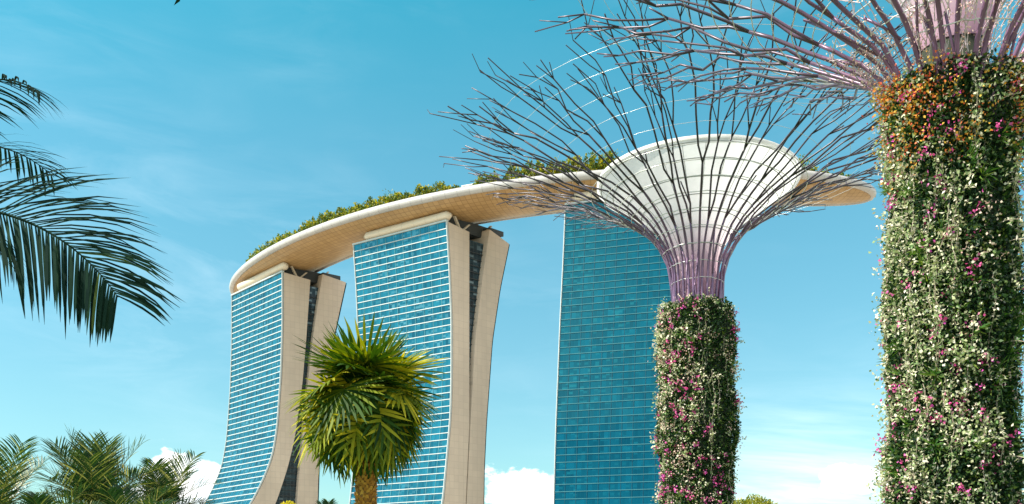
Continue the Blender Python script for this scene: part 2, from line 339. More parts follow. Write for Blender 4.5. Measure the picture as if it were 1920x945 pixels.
def leaves(pos, axis, L, W, fold=0.25):
    """diamond leaves: pos (n,3) base, axis (n,3) direction, L, W (n,)"""
    n = len(pos); axis = unit(axis); rnd = unit(rng.normal(size=(n, 3)))
    side = unit(np.cross(axis, rnd)); nor = np.cross(side, axis)
    L = np.asarray(L)[:, None]; W = np.asarray(W)[:, None]
    mid = pos + axis * L * 0.45 + nor * L * 0.10
    return np.stack([pos, mid + side * W / 2, pos + axis * L - nor * L * 0.12, mid - side * W / 2], axis=1)

# ------------------------------------------------------------------ ground (below the frame)
m = MB(); m.poly([(-6000, -3000, 0), (6000, -3000, 0), (6000, 9000, 0), (-6000, 9000, 0)]); struct(m.build('ground', M['paving']), 'pale paved ground reaching to the horizon below the towers')
m = MB(); m.poly([(-90, -20, .004), (90, -20, .004), (90, 140, .004), (-90, 140, .004)]); struct(m.build('lawn', M['lawn']), 'garden lawn under the palms and planted steel trees')
m = MB(); m.poly([(-2.2, -20, .008), (2.2, -20, .008), (3.5, 140, .008), (-0.5, 140, .008)]); struct(m.build('path', M['paving']), 'pale paved garden path across the lawn', 'path')

# ------------------------------------------------------------------ hotel towers
def D_of(px, py, z): Y = (z - CZ) * F / (HZ - py); return np.array([(px - 960) / F * Y, Y])
FLOOR = 3.6
def tower(name, label, O, wdir, L, e, PA_out, PA_in, PB_in, PB_out, glass, band_h, tube_s, tube_r=2.4, fins=6.0, bandmat=None, px_prof=True):
    O = np.array(O); wdir = np.array(wdir) / np.linalg.norm(wdir); e = np.array(e) / np.linalg.norm(e)
    def unproj(p):
        a = (p[0] - 960) / F; u = (a * O[1] - O[0]) / (e[0] - a * e[1]); Y = O[1] + e[1] * u
        return (u, CZ + (HZ - p[1]) / F * Y)
    def prof(pl):
        q = sorted([unproj(p) if px_prof else p for p in pl], key=lambda t: t[1]); return np.array(q)
    A0, A1, B0, B1 = (prof(x) for x in (PA_out, PA_in, PB_in, PB_out))
    def smooth_fn(Q):
        z = np.linspace(0, Q[-1, 1], 120); u = np.interp(z, Q[:, 1], Q[:, 0])
        k = np.array([1, 2, 3, 4, 5, 4, 3, 2, 1.]); k /= k.sum(); up = np.pad(u, 4, mode='reflect', reflect_type='odd'); us = np.convolve(up, k, 'valid')
        return lambda t: np.interp(t, z, us)
    fA0, fA1, fB0, fB1 = map(smooth_fn, (A0, A1, B0, B1))
    tA0, tA1, tB0, tB1 = A0[-1, 1], A1[-1, 1], B0[-1, 1], B1[-1, 1]
    P = lambda u, s, z: (O[0] + e[0] * u + wdir[0] * s, O[1] + e[1] * u + wdir[1] * s, z)
    root = thing(name, label, 'hotel tower', (0, 0, 0))
    N = 54
    def slab(pname, f0, f1, t0, t1, s0, s1, in0=0.0, in1=0.0):
        mb = MB(); uv = []
        ring = []
        for side in (s0, s1):
            for k in range(N + 1):
                for (f, t, off) in ((f0, t0, in0), (f1, t1, -in1)):
                    z = t * k / N; u = float(f(z)) + off
                    mb.v.append(P(u, side, z)); uv.append((u + 200, z))
        n2 = 2 * (N + 1)
        for k in range(N):
            a = 2 * k
            mb.f.append((a, a + 1, a + 3, a + 2)); mb.f.append((n2 + a + 1, n2 + a, n2 + a + 2, n2 + a + 3))
            mb.f.append((n2 + a, a, a + 2, n2 + a + 2)); mb.f.append((a + 1, n2 + a + 1, n2 + a + 3, a + 3))
        a = 2 * N; mb.f.append((a, a + 1, n2 + a + 1, n2 + a))
        return mb.build(pname, M['concrete'], root, uvs=uv)
    slab('front_slab', fA0, fA1, tA0, tA1, 0.0, L, 0.9, 0.0)
    slab('rear_slab', fB0, fB1, tB0, tB1, 0.0, L, 0.0, 0.9)
    # glass face
    def facade(pname, f, top, off, mat, s0=0.35, s1=None):
        s1 = L - 0.35 if s1 is None else s1
        mb = MB(); uv = []; nz = int(top / FLOOR)
        zs = [top - FLOOR * k for k in range(nz + 1)][::-1]
        for z in zs:
            for s in (s0, s1): mb.v.append(P(float(f(z)) + off, s, z)); uv.append((s + 300, z - top + 360))
        for k in range(len(zs) - 1): a = 2 * k; mb.f.append((a, a + 1, a + 3, a + 2))
        return mb.build(pname, mat, root, uvs=uv), zs
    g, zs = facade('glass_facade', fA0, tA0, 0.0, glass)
    mb = MB()
    for z in zs[:-1]:
        u = float(fA0(z)) - 0.28
        mb.box(P(u, 0.05, z - band_h / 2), Vector(P(u, L - 0.05, 0)) - Vector(P(u, 0.05, 0)), Vector((e[0], e[1], 0)) * 0.6, (0, 0, band_h))
    mb.build('floor_bands', bandmat or M['band'], g)
    for s in np.arange(fins, L - 1, fins):
        mb = MB()
        for k in range(len(zs) - 1):
            z0, z1 = zs[k] + band_h / 2, zs[k + 1] - band_h / 2
            p0 = Vector(P(float(fA0(z0)) - 0.22, s - .11, z0)); p1 = Vector(P(float(fA0(z1)) - 0.22, s - .11, z1))
            mb.box(p0, Vector((wdir[0], wdir[1], 0)) * 0.22, Vector((e[0], e[1], 0)) * 0.3, p1 - p0)
        mb.build('mullion', M['fin'] if bandmat is None else M['fin_dimmed'], g)
    # white edge frame at both ends of the glass and along its head
    mb = MB()
    for s in (-0.12, L - 0.38):
        for k in range(len(zs) - 1):
            p0 = Vector(P(float(fA0(zs[k])) - 0.62, s, zs[k])); p1 = Vector(P(float(fA0(zs[k + 1])) - 0.62, s, zs[k + 1]))
            mb.box(p0, Vector((wdir[0], wdir[1], 0)) * 0.32, Vector((e[0], e[1], 0)) * 1.0, p1 - p0)
    mb.box(P(float(fA0(tA0)) - 0.75, -0.2, tA0 + 0.01), Vector((wdir[0], wdir[1], 0)) * (L + 0.4), Vector((e[0], e[1], 0)) * 1.6, (0, 0, 0.8))
    mb.build('edge_frame', M['band'], g)
    # rear face: plain glass of the far side
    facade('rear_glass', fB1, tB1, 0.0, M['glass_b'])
    # dark glass atrium between the two slabs, set back
    mb = MB(); uv = []; top = min(tA1, tB0) - 3
    for k in range(N + 1):
        z = top * k / N; a = float(fA1(z)) - 0.1; b = max(float(fB0(z)) + 0.1, a + 0.05)
        for u in (a, b): mb.v.append(P(u, 2.6, z)); uv.append((u + 200, z + 300))
    for k in range(N): mb.f.append((2 * k, 2 * k + 1, 2 * k + 3, 2 * k + 2))
    at = mb.build('atrium_glass', M['glass_dark'], root, uvs=uv)
    for k in range(1, int(top / FLOOR)):
        mb = MB()
        z = k * FLOOR; a = float(fA1(z)); b = float(fB0(z))
        if b - a < 0.8: continue
        mb.box(P(a + .02, 2.0, z), Vector((e[0], e[1], 0)) * (b - a - .04), Vector((wdir[0], wdir[1], 0)) * 0.55, (0, 0, 0.35))
        mb.build('beam', M['shadow_metal'], at)
    # roof plant between tower and deck, the cream tube and the raking struts
    mb = MB(); ua, ub = float(fA0(tA0)), float(fB1(tB1))
    mb.box(P(ua + 5, 5.0, tA0 - 0.5), Vector((e[0], e[1], 0)) * (ub - ua - 14), Vector((wdir[0], wdir[1], 0)) * (L - 10), (0, 0, 6.5))
    mb.build('plant_room', M['shadow_metal'], root)
    s0, s1, zt = tube_s
    mb = MB(); uv = []
    nseg = 24; n = 20
    pts = []; rad = []
    for j in range(nseg + 1):
        t = j / nseg; s = s0 + (s1 - s0) * t
        ends = min(t, 1 - t) * (s1 - s0)
        pts.append(P(ua + 1.6, s, zt)); rad.append(tube_r * (1 if ends > 1.0 else math.sqrt(max(0.08, 1 - (1 - ends) ** 2))))
    mb.tube(pts, rad, n)
    uv = [(j * (s1 - s0) / nseg, a) for j in range(nseg + 1) for a in range(n)]
    mb.build('roof_tube', M['tube'], root, smooth=True, uvs=uv)
    for (u0, z0, u1, z1, s_) in ((6.5, tA1 + 6.5, 10.5, tA1 - 0.2, 0.9), (16.5, tA1 + 4.5, 11.5, tA1 - 0.2, 0.9), (ub - 12, tB0 + 3, ub - 15, tB0 - 0.5, 1.5)):
        mb = MB(); mb.box(P(u0 - .55, s_, z0), Vector((e[0], e[1], 0)) * 1.1, Vector((wdir[0], wdir[1], 0)) * 1.2, Vector(P(u1, s_, z1)) - Vector(P(u0, s_, z0)))
        mb.build('strut', M['tube'], root)
    mb = MB(); mb.box(P(float(fB0(tB0)) + .6, 0.6, max(tB0, tB1) - 1.2), Vector((e[0], e[1], 0)) * (ub - float(fB0(tB0)) - 5), Vector((wdir[0], wdir[1], 0)) * (L - 2), (0, 0, 2.6))
    mb.build('roof_parapet', M['shadow_metal'], root)
    return root

ZT = 195.0
P1 = D_of(530, 510, ZT); P0 = D_of(435, 555, ZT)
tower('hotel_tower', 'curved hotel tower at the far end under the rounded end of the roof deck', P1, P0 - P1, float(np.linalg.norm(P0 - P1)), (.80, .60),
      [(530, 510), (530, 600), (529, 640), (527, 700), (520, 800), (512, 850), (501, 882), (486, 915), (470, 945), (420, 1015), (370, 1080)],
      [(582, 525), (578, 580), (574, 640), (567, 720), (553, 820), (545, 855), (538, 882), (517, 945), (480, 1015), (440, 1080)],
      [(605, 514), (596, 570), (586, 640), (574, 750), (564, 860), (560, 900), (557, 945), (552, 1080)],
      [(651, 530), (640, 580), (627, 640), (612, 740), (603, 840), (600, 880), (598, 945), (597, 1080)],
      M['glass_a'], 0.5, (-2.5, 60, 199.2))
P1 = D_of(838, 415, ZT); P0 = D_of(663, 460, ZT)
tower('hotel_tower', 'curved hotel tower behind the fan palm, with the narrow dark gap closing between two slabs', P1, P0 - P1, float(np.linalg.norm(P0 - P1)), (.75, .66),
      [(838, 415), (843, 500), (847, 600), (847, 700), (845, 780), (838, 860), (830, 945), (812, 1015), (795, 1085)],
      [(880, 435), (880, 600), (880, 700), (880, 800), (876, 880), (873, 945), (871, 1085)],
      [(918, 430), (905, 520), (891, 640), (882.5, 790), (878.5, 880), (875.5, 945), (873.5, 1085)],
      [(957, 458), (940, 540), (925, 640), (914, 795), (910, 880), (909, 945), (907, 1085)],
      M['glass_a'], 0.42, (-1.5, 59, 198.6))
P0 = D_of(1060, 385, ZT)
tower('hotel_tower', 'flat teal glass hotel tower rising behind the smaller planted steel tree', P0, (.957, -.29), 64.0, (.29, .957),
      [(1060, 385), (1056, 480), (1050, 600), (1046, 700), (1042, 800), (1038, 945), (1035, 1085)],
      [(1064.5, 392), (1061, 480), (1056, 600), (1052, 700), (1048, 800), (1045, 945), (1043, 1085)],
      [(1066, 392), (1064, 480), (1061, 600), (1057, 700), (1053, 800), (1049, 945), (1047, 1085)],
      [(1070, 398), (1068, 480), (1065, 600), (1061, 700), (1057, 800), (1053, 945), (1051, 1085)],
      M['glass_b'], 0.30, (3.0, 60, 198.8), fins=5.4, bandmat=M['band_dimmed'])

# ------------------------------------------------------------------ roof deck (long boat-shaped platform across the towers)
ZR = 206.0
rim_px = [(470, 487), (500, 471), (550, 451), (600, 432), (650, 414), (700, 398), (750, 383), (800, 371), (850, 361), (900, 351), (1000, 338), (1130, 327), (1500, 323), (1600, 331)]
RP = np.array([D_of(x, y, ZR) for x, y in rim_px])
Am = np.c_[2 * RP, np.ones(len(RP))]; sol = np.linalg.lstsq(Am, (RP ** 2).sum(1), rcond=None)[0]
OC = sol[:2]; RN = math.sqrt(sol[2] + (OC ** 2).sum())
print('deck circle', OC, RN)
HW = 19.0; RC = RN - HW
tl = D_of(424, 522, ZR) - OC; tr = D_of(1643, 345, ZR) - OC
a0 = math.atan2(tl[1], tl[0]); a1 = math.atan2(tr[1], tr[0])
if a0 > 0: a0 -= 2 * PI
if a1 > 0: a1 -= 2 * PI
def _px(a, s):
    best = None
    for q in np.linspace(.7, 1, 61):
        h = HW * max(0.0, 1 - q ** (9 if s < 0 else 6)) ** 0.5
        aa = (a + (0 if s < 0 else 0)) + (1 - q) / 2 * (1.1 if s < 0 else -1.1)
        x = OC[0] + (RC + h) * math.cos(aa); y = OC[1] + (RC + h) * math.sin(aa); p = 960 + F * x / y
        best = p if best is None else (min(best, p) if s < 0 else max(best, p))
    return best
a0 = min(np.linspace(a0 - .12, a0 + .12, 241), key=lambda a: abs(_px(a, -1) - 428)); a1 = min(np.linspace(a1 - .12, a1 + .12, 241), key=lambda a: abs(_px(a, 1) - 1638))
LEN = (a1 - a0) * RC
print('deck angles', math.degrees(a0), math.degrees(a1), LEN)
def hw(s): return HW * max(0.0, 1 - abs(s) ** (9 if s < 0 else 6)) ** 0.5
def dk(s, v, z):
    a = a0 + (a1 - a0) * (s + 1) / 2; r = RC + v
    return (OC[0] + r * math.cos(a), OC[1] + r * math.sin(a), z)
deck = thing('roof_deck', 'long boat-shaped roof deck with gold panelled hull spanning the three hotel towers', 'roof deck')
S = [math.sin(PI / 2 * t) for t in np.linspace(-1, 1, 161)]
S = [0.5 * a + 0.5 * b for a, b in zip(S, np.linspace(-1, 1, 161))]
NV = 24; mb = MB(); uv = []
for s in S:
    h = max(hw(s), 0.05); dep = 5.0 * (h / HW) ** 0.8
    for j in range(NV + 1):
        q = -1 + 2 * j / NV; v = h * math.sin(q * PI / 2)
        z = ZR - 0.6 - dep * (1 - abs(v / h) ** 2.2) ** 0.8
        mb.v.append(dk(s, v, z)); uv.append((s * LEN / 2 + 500, v * 1.12 + 100))
for i in range(len(S) - 1):
    for j in range(NV):
        a = i * (NV + 1) + j; b = a + NV + 1; mb.f.append((a, b, b + 1, a + 1))
mb.build('hull', M['hull'], deck, smooth=True, uvs=uv)
mb = MB()
for s in S:
    h = max(hw(s), 0.05)
    for v in (-h, h): mb.v.append(dk(s, v, ZR + 0.5))
for i in range(len(S) - 1): mb.f.append((2 * i, 2 * i + 1, 2 * i + 3, 2 * i + 2))
mb.build('deck_floor', M['deck'], deck)
# rounded silver rim all round
loop = [dk(s, hw(s), ZR) for s in S] + [dk(s, -hw(s), ZR) for s in S[::-1]][1:-1]
mb = MB(); uv = []; n = 12; K = len(loop); acc = 0
for k in range(K):
    p = Vector(loop[k]); t = Vector(loop[(k + 1) % K]) - Vector(loop[k - 1]); t.z = 0; t.normalize(); nn = Vector((t.y, -t.x, 0))
    for a in range(n):
        an = 2 * PI * a / n; mb.v.append(tuple(p + nn * math.cos(an) * 1.8 + Vector((0, 0, 2.2 * math.sin(an))))); uv.append((acc, 1.0 + a))
    acc += (Vector(loop[(k + 1) % K]) - p).length
for k in range(K):
    for a in range(n):
        p = k * n; q = ((k + 1) % K) * n; a2 = (a + 1) % n; mb.f.append((p + a, p + a2, q + a2, q + a))
mb.build('rim', M['rim'], deck, smooth=True, uvs=uv)
def dpx(px):
    """deck coordinate s whose near rim projects to photo column px"""
    best = min(np.linspace(-1, 1, 801), key=lambda s: abs(960 + F * dk(s, hw(s), ZR)[0] / dk(s, hw(s), ZR)[1] - px)); return float(best)
def hedge(label, px0, px1, inset, hgt, n, wid=5.0, seed=1, var=0.5, name='rooftop_hedge'):
    r = np.random.default_rng(seed); s0, s1 = dpx(px0), dpx(px1)
    bumps = r.uniform(1 - var, 1 + var * .5, 60)
    pos = []
    while len(pos) < n:
        t = r.random(); s = s0 + (s1 - s0) * t
        hh = hgt * np.interp(t * 59, np.arange(60), bumps) * min(1, 0.35 + 8 * min(t, 1 - t))
        v = hw(s) - inset - r.random() * wid; 
        if hw(s) < inset + 0.5: v = 0
        zz = hh * math.sqrt(r.random())
        pos.append(dk(s, v, ZR + 0.5 + zz))
    pos = np.array(pos); ax = r.normal(size=(n, 3)) + np.array([0, 0, .6])
    o = quads(name, leaves(pos, ax, r.uniform(0.9, 2.0, n), r.uniform(0.7, 1.4, n)), M['shrub'])
    return tag(o, label, 'hedge', 'planting along the roof deck')
hedge('low straggling hedge on the rounded end of the roof deck', 455, 542, 1.6, 7.2, 2000, seed=3)
hedge('dense yellow-green rooftop hedge between the far tower and the middle tower', 538, 858, 2.0, 7.4, 5600, seed=4)
hedge('short rooftop hedge clump beside the small white roof block', 884, 930, 2.2, 7.0, 900, seed=5)
hedge('tall dark rooftop hedge seen through the steel branches', 934, 1170, 3.0, 10.5, 3600, seed=6)
hedge('sparse rooftop hedge behind the white funnel', 1175, 1495, 3.0, 6.5, 2400, seed=8)
hedge('dark rooftop hedge on the pointed end of the deck', 1500, 1620, 5.0, 6.0, 1300, seed=7)
def roof_tree(px, hgt, seed, label):
    r = np.random.default_rng(seed); s = dpx(px); b = Vector(dk(s, hw(s) - 6, ZR + .5))
    t = thing('rooftop_tree', label, 'tree', b, 'small trees standing above the roof hedge')
    mb = MB(); mb.tube([(0, 0, 0), (.15, 0, hgt * .5), (.1, .1, hgt * .9)], [.25, .18, .06], 6); mb.build('trunk', M['greybark'], t)
    n = 220; p = r.normal(size=(n, 3)) * np.array([2.0, 2.0, 1.5]) + np.array([0, 0, hgt * .8])
    quads('crown', leaves(p, r.normal(size=(n, 3)), r.uniform(.7, 1.4, n), r.uniform(.4, .9, n)), M['shrub'], t)
roof_tree(600, 9.0, 11, 'wispy rooftop tree above the hedge over the far tower')
roof_tree(722, 8.5, 12, 'small rooftop tree above the hedge over the middle tower')
roof_tree(1140, 13.0, 13, 'rooftop tree beside the white funnel rim')
roof_tree(1512, 10.0, 14, 'rooftop tree just right of the white funnel')
# roof blocks
def roof_block(px0, px1, inset, depth, hgt, mat, label, name):
    s0, s1 = dpx(px0), dpx(px1); mb = MB(); k = 8; z0 = ZR + .51
    for i in range(k + 1):
        s = s0 + (s1 - s0) * i / k; v1 = hw((s0 + s1) / 2) - inset
        for (v, z) in ((v1, z0), (v1, z0 + hgt), (v1 - depth, z0 + hgt), (v1 - depth, z0)): mb.v.append(dk(s, v, z))
    for i in range(k):
        a = 4 * i
        for j in range(3): mb.f.append((a + j, a + j + 1, a + j + 5, a + j + 4))
    mb.f.append((0, 3, 2, 1)); a = 4 * k; mb.f.append((a, a + 1, a + 2, a + 3))
    r = thing(name, label, 'roof pavilion')
    b = mb.build('wall', M['white'], r)
    mb = MB()
    for i in range(k + 1):
        s = s0 + (s1 - s0) * i / k; v1 = hw((s0 + s1) / 2) - inset
        for (v, z) in ((v1 + 1.2, z0 + hgt), (v1 + 1.2, z0 + hgt + .5), (v1 - depth - 1, z0 + hgt + .5), (v1 - depth - 1, z0 + hgt)): mb.v.append(dk(s, v, z + .01))
    for i in range(k):
        a = 4 * i
        for j in range(4): mb.f.append((a + j, a + (j + 1) % 4, a + (j + 1) % 4 + 4, a + j + 4))
    mb.f.append((0, 3, 2, 1)); a = 4 * k; mb.f.append((a, a + 1, a + 2, a + 3))
    mb.build('roof', mat, r)
roof_block(862, 884, 3.0, 8, 3.0, M['white'], 'small white block on the roof deck between two hedges', 'roof_block')
roof_block(975, 1165, 10.0, 12, 8.5, M['white'], 'long pale roof pavilion behind the dark rooftop hedge', 'roof_pavilion')
roof_block(1500, 1590, 11.0, 8, 3.0, M['white'], 'low pale pavilion on the pointed end of the deck', 'roof_pavilion')

# ------------------------------------------------------------------ planted steel trees
PROF = [(44, 440), (45, 520), (47, 560), (52, 600), (66, 632), (88, 664), (128, 697), (188, 735), (258, 773), (338, 805), (412, 826), (466, 838), (515, 846)]
PROF_NEAR = [(49, 440), (51, 485), (60, 516), (83, 545), (126, 575), (182, 612), (250, 648), (330, 682), (410, 708), (470, 722), (520, 730)]
FUN = [(36, 500), (37, 560), (40, 600), (48, 632), (66, 660), (92, 686), (124, 710), (157, 734), (184, 755)]
FUN_NEAR = [(34, 548), (37, 565), (45, 590), (60, 622), (85, 656), (118, 692)]
def steel_tree(name, label, px, d, k, seed, trunk_px, fol_top, n_ivy, n_pale, n_pink, n_blush, n_orange, strands, leafL, nrib=33, near=False, rmax=1.0, bulge=()):
    """k: metres per profile unit"""
    PT = np.array(PROF_NEAR if near else PROF, float); seg = np.r_[0, np.cumsum(np.hypot(*np.diff(PT, axis=0).T))]; seg /= seg[-2]
    r = np.random.default_rng(seed); rr = random.Random(seed)
    X = (px - 960) / F * d
    root = thing(name, label, 'garden tower', (X, d, 0))
    def pr(t): return np.interp(t, seg, PT[:, 0]) * k, CZ + np.interp(t, seg, PT[:, 1]) * k
    def pt(t, th, dr=0.0, dz=0.0):
        a, z = pr(t); return Vector(((a + dr) * math.cos(th), (a + dr) * math.sin(th), z + dz))
    ztop = CZ + fol_top * k
    tr = trunk_px * k
    def rt(z):  # trunk radius incl. planting
        return tr * (1 + 0.05 * math.sin(z * .9 + seed) + 0.04 * math.sin(z * .37 + 1.3 * seed) + (0.05 if z < 7 else 0) + 0.10 * max(0, 1 - abs(z - ztop) / (3.0 if near else .1)) * (1 if near else 0))
    # core
    mb = MB(); zz = np.linspace(0, ztop - 0.2, 30)
    mb.lathe([(rt(z) * .93, z) for z in zz] + [(tr * .62, ztop + .1), (tr * .60, ztop + (1.4 if near else -.3))], n=40, jag=.02)
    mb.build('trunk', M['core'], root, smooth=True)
    # funnel membrane
    fp = FUN_NEAR if near else FUN
    fz = (CZ + (fp[1][1] - 20) * k, CZ + fp[-1][1] * k)
    mb = MB(); P2 = np.array(fp, float); tt = np.linspace(0, len(fp) - 1, 40)
    prf = [(np.interp(t, range(len(fp)), P2[:, 0]) * k, CZ + np.interp(t, range(len(fp)), P2[:, 1]) * k) for t in tt]
    mb.lathe(prf, n=56); rimr, rimz = prf[-1]
    mb.lathe([(rimr + .12, rimz - .10), (rimr + .14, rimz + .12), (rimr - .12, rimz + .14), (rimr - .10, rimz - .12)], n=56)
    fo = mb.build('funnel', funnel_mat(fz), root, smooth=True)
    mb = MB()
    for (fr_, fz_) in prf[14:-1:4]:
        c = [((fr_ + .03) * math.cos(2 * PI * a / 56), (fr_ + .03) * math.sin(2 * PI * a / 56), fz_) for a in range(57)]
        mb.tube(c, 0.035, 5, cap=False)
    for a in range(28):
        an = 2 * PI * (a + .5) / 28
        mb.tube([((fr_ + .02) * math.cos(an), (fr_ + .02) * math.sin(an), fz_) for (fr_, fz_) in prf[8:-1]], 0.022, 4, cap=False)
    mb.build('seams', M['seam'], fo)
    # branches: each rises along the trunk, flares out, and forks again and again with kinks
    dth = 2 * PI / nrib
    for i in range(nrib):
        th0 = dth * (i + rr.uniform(-.18, .18))
        mb = MB()
        t1 = (.36 if i % 2 else .50) + rr.uniform(-.05, .05)
        T = np.linspace(0.02, t1, 11); w_ = rr.uniform(-.30, .30) * dth
        pts = [pt(t, th0 + w_ * math.sin(PI * t / t1), rr.uniform(-.05, .05)) for t in T]
        R0 = 0.104 if not near else .095
        rad = [R0 * (1.05 - .28 * t / t1) for t in T]
        mb.tube(pts, rad, 7)
        if rr.random() < .6:   # slanting brace towards the neighbouring limb
            ta = rr.uniform(.05, .22); tb_ = ta + rr.uniform(.07, .16); sg = rr.choice((-1, 1))
            mb.tube([pt(ta, th0), pt((ta + tb_) / 2, th0 + sg * dth * .5, .05), pt(tb_, th0 + sg * dth)], R0 * .55, 5)
        def limb(th, t, p, r0, off, t_end, lev):
            """kinked limb: swings aside over a short step, then runs outwards in straight pieces and forks at its end"""
            tgt = th + off; ps = [p]; tk = t + .055
            ps.append(pt(tk, th + off * .85, rr.uniform(-.12, .12), rr.uniform(-.15, .2)))
            while tk < t_end - .05:
                tk = min(t_end, tk + rr.uniform(.06, .10)); tgt += rr.uniform(-.19, .19) * dth
                ps.append(pt(tk, tgt, rr.uniform(-.2, .2), rr.uniform(-.30, .30)))
            m_ = len(ps); rd = [r0 * (1 - .16 * q / (m_ - 1)) for q in range(m_)]
            mb.tube(ps, rd, 6)
            if lev < 2 and tk < .93:
                for sg in (-1, 1):
                    limb(tgt, tk, ps[-1], rd[-1] * .86, sg * dth * (.15 if lev == 0 else .10) * rr.uniform(.8, 1.3), min(tk + rr.uniform(.16, .24), rr.uniform(.93, 1.02)) if lev == 0 else min(tk + rr.uniform(.08, .16), rr.uniform(.97, 1.07)), lev + 1)
            if rr.random() < (.6 if lev else .4) and m_ > 2:   # short stub twig at a kink
                q = rr.randrange(1, m_); sg = rr.choice((-1, 1)); tq = t + (tk - t) * q / (m_ - 1)
                mb.tube([ps[q], pt(min(tq + rr.uniform(.03, .06), 1.06), tgt + sg * dth * rr.uniform(.14, .26), 0, rr.uniform(-.1, .45))], [rd[q] * .8, rd[q] * .65], 5)
        for sg in (-1, 1):
            limb(th0, t1, pts[-1], rad[-1] * .92, sg * dth * .25 * rr.uniform(.85, 1.2), t1 + rr.uniform(.20, .30), 0)
        mb.build('branch', M['branch_near' if near else 'branch'], root, smooth=True)
    # cable hoops
    for t in list(np.linspace(.19, .56, 9)) + list(np.linspace(.62, .88, 5)):
        nn = nrib * 2; mb = MB()
        pts = [pt(t + rr.uniform(-.0015, .0015), 2 * PI * a / nn, .06) for a in range(nn)]; pts.append(pts[0])
        mb.tube(pts, (.030 if t < .57 else .013) * (1 if not near else .8), 5, cap=False); mb.build('hoop', M['hoop'], root, smooth=True)
    # planting
    def scatter(n, z0, z1, clump=1.0, off=(0.0, .3), pw=1.0, cf=(2.2, .55)):
        P_ = []
        ph = r.uniform(0, 6, 6)
        while len(P_) < n:
            m_ = n * 2; z = z0 + (z1 - z0) * r.random(m_) ** pw; th = r.random(m_) * 2 * PI
            dens = .5 + .25 * (np.sin(th * 3 + ph[0] + z * .35) + np.sin(th * 7 + ph[1] - z * .9) * .8 + np.sin(z * cf[0] + ph[2] + 2 * np.sin(th * 2 + ph[3])) * .7 + np.sin(th * 13 + ph[4] + np.sin(z * 1.9) * 2) * .6)
            ok = r.random(m_) < np.clip((1 - clump) + clump * (dens * 1.5 - .3) - .62 * clump * (np.cos(th + .25) > .15), .01, 1);  # planting thinned on the lee side, its shade put into the density
            P_ += list(zip(z[ok], th[ok], dens[ok]))
        P_ = np.array(P_[:n]); z, th = P_[:, 0], P_[:, 1]
        rad_ = np.array([rt(a) for a in z]) * .94 + off[0] + (off[1] - off[0]) * r.random(n) ** 2 + .30 * np.clip(P_[:, 2] - .55, 0, .8)
        pos = np.c_[rad_ * np.cos(th), rad_ * np.sin(th), z]
        outw = np.c_[np.cos(th), np.sin(th), np.zeros(n)]
        return pos, outw
    zb = 0.3
    pos, o_ = scatter(n_ivy, zb, ztop, .35, (0, .34))
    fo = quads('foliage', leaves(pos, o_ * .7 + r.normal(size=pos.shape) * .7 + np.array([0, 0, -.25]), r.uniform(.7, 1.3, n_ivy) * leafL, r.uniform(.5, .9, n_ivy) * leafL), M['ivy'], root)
    fo['kind'] = 'stuff'
    # hanging vines: woody strands with pale leaves along them
    vpos = []; sm = MB()
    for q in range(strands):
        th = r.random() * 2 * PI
        if -1.35 < (th + PI) % (2 * PI) - PI < .9 and r.random() < .72: th = r.normal() * .6 + 3.7  # most lee-side vines moved round the trunk to darken that side
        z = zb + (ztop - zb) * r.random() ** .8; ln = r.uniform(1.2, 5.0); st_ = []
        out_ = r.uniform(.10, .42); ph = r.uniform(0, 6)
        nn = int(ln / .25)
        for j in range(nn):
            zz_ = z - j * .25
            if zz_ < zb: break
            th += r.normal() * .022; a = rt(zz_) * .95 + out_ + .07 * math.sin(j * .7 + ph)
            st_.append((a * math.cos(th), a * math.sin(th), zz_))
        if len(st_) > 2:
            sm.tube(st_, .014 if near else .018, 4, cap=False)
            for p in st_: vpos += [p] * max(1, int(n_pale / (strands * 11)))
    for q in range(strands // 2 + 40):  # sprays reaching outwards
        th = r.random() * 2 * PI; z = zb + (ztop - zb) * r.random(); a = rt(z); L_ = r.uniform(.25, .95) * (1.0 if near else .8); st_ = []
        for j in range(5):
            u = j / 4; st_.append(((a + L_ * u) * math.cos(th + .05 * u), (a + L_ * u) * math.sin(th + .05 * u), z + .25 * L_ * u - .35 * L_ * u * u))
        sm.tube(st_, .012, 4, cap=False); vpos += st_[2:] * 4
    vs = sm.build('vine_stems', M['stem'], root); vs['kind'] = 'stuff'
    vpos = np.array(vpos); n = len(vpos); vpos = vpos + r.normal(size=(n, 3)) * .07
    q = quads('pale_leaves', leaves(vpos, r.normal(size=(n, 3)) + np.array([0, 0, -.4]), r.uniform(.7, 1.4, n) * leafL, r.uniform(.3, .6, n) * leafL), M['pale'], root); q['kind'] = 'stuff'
    def blooms(pname, mat, ncl, per, size, z0, z1, rad_=.16, pw=1.0, cl=.75):
        pos, o_ = scatter(ncl, z0, z1, cl, (.18, .50), pw)
        p = np.repeat(pos, per, axis=0) + r.normal(size=(ncl * per, 3)) * rad_; n = len(p)
        ob = quads(pname, leaves(p, np.repeat(o_, per, axis=0) * .6 + r.normal(size=(n, 3)), r.uniform(.7, 1.3, n) * size, r.uniform(.6, 1.1, n) * size), mat, root); ob['kind'] = 'stuff'
    rv = []; rx = []
    for q in range(110):   # rosettes of arching strap leaves
        pos1, o1 = scatter(1, zb, ztop - .5, .8, (.1, .3)); m_ = int(r.integers(12, 20))
        rv.append(np.repeat(pos1, m_, 0)); rx.append(o1 * .9 + r.normal(size=(m_, 3)) * .75 + np.array([0, 0, .1]))
    rv = np.concatenate(rv); rx = np.concatenate(rx); n = len(rv)
    ob = quads('fern_rosettes', leaves(rv, rx, r.uniform(.35, .75, n), r.uniform(.04, .08, n)), M['fern'], root); ob['kind'] = 'stuff'
    blooms('pink_flowers', M['pink'], n_pink, 11, leafL * .75, zb, ztop, .12)
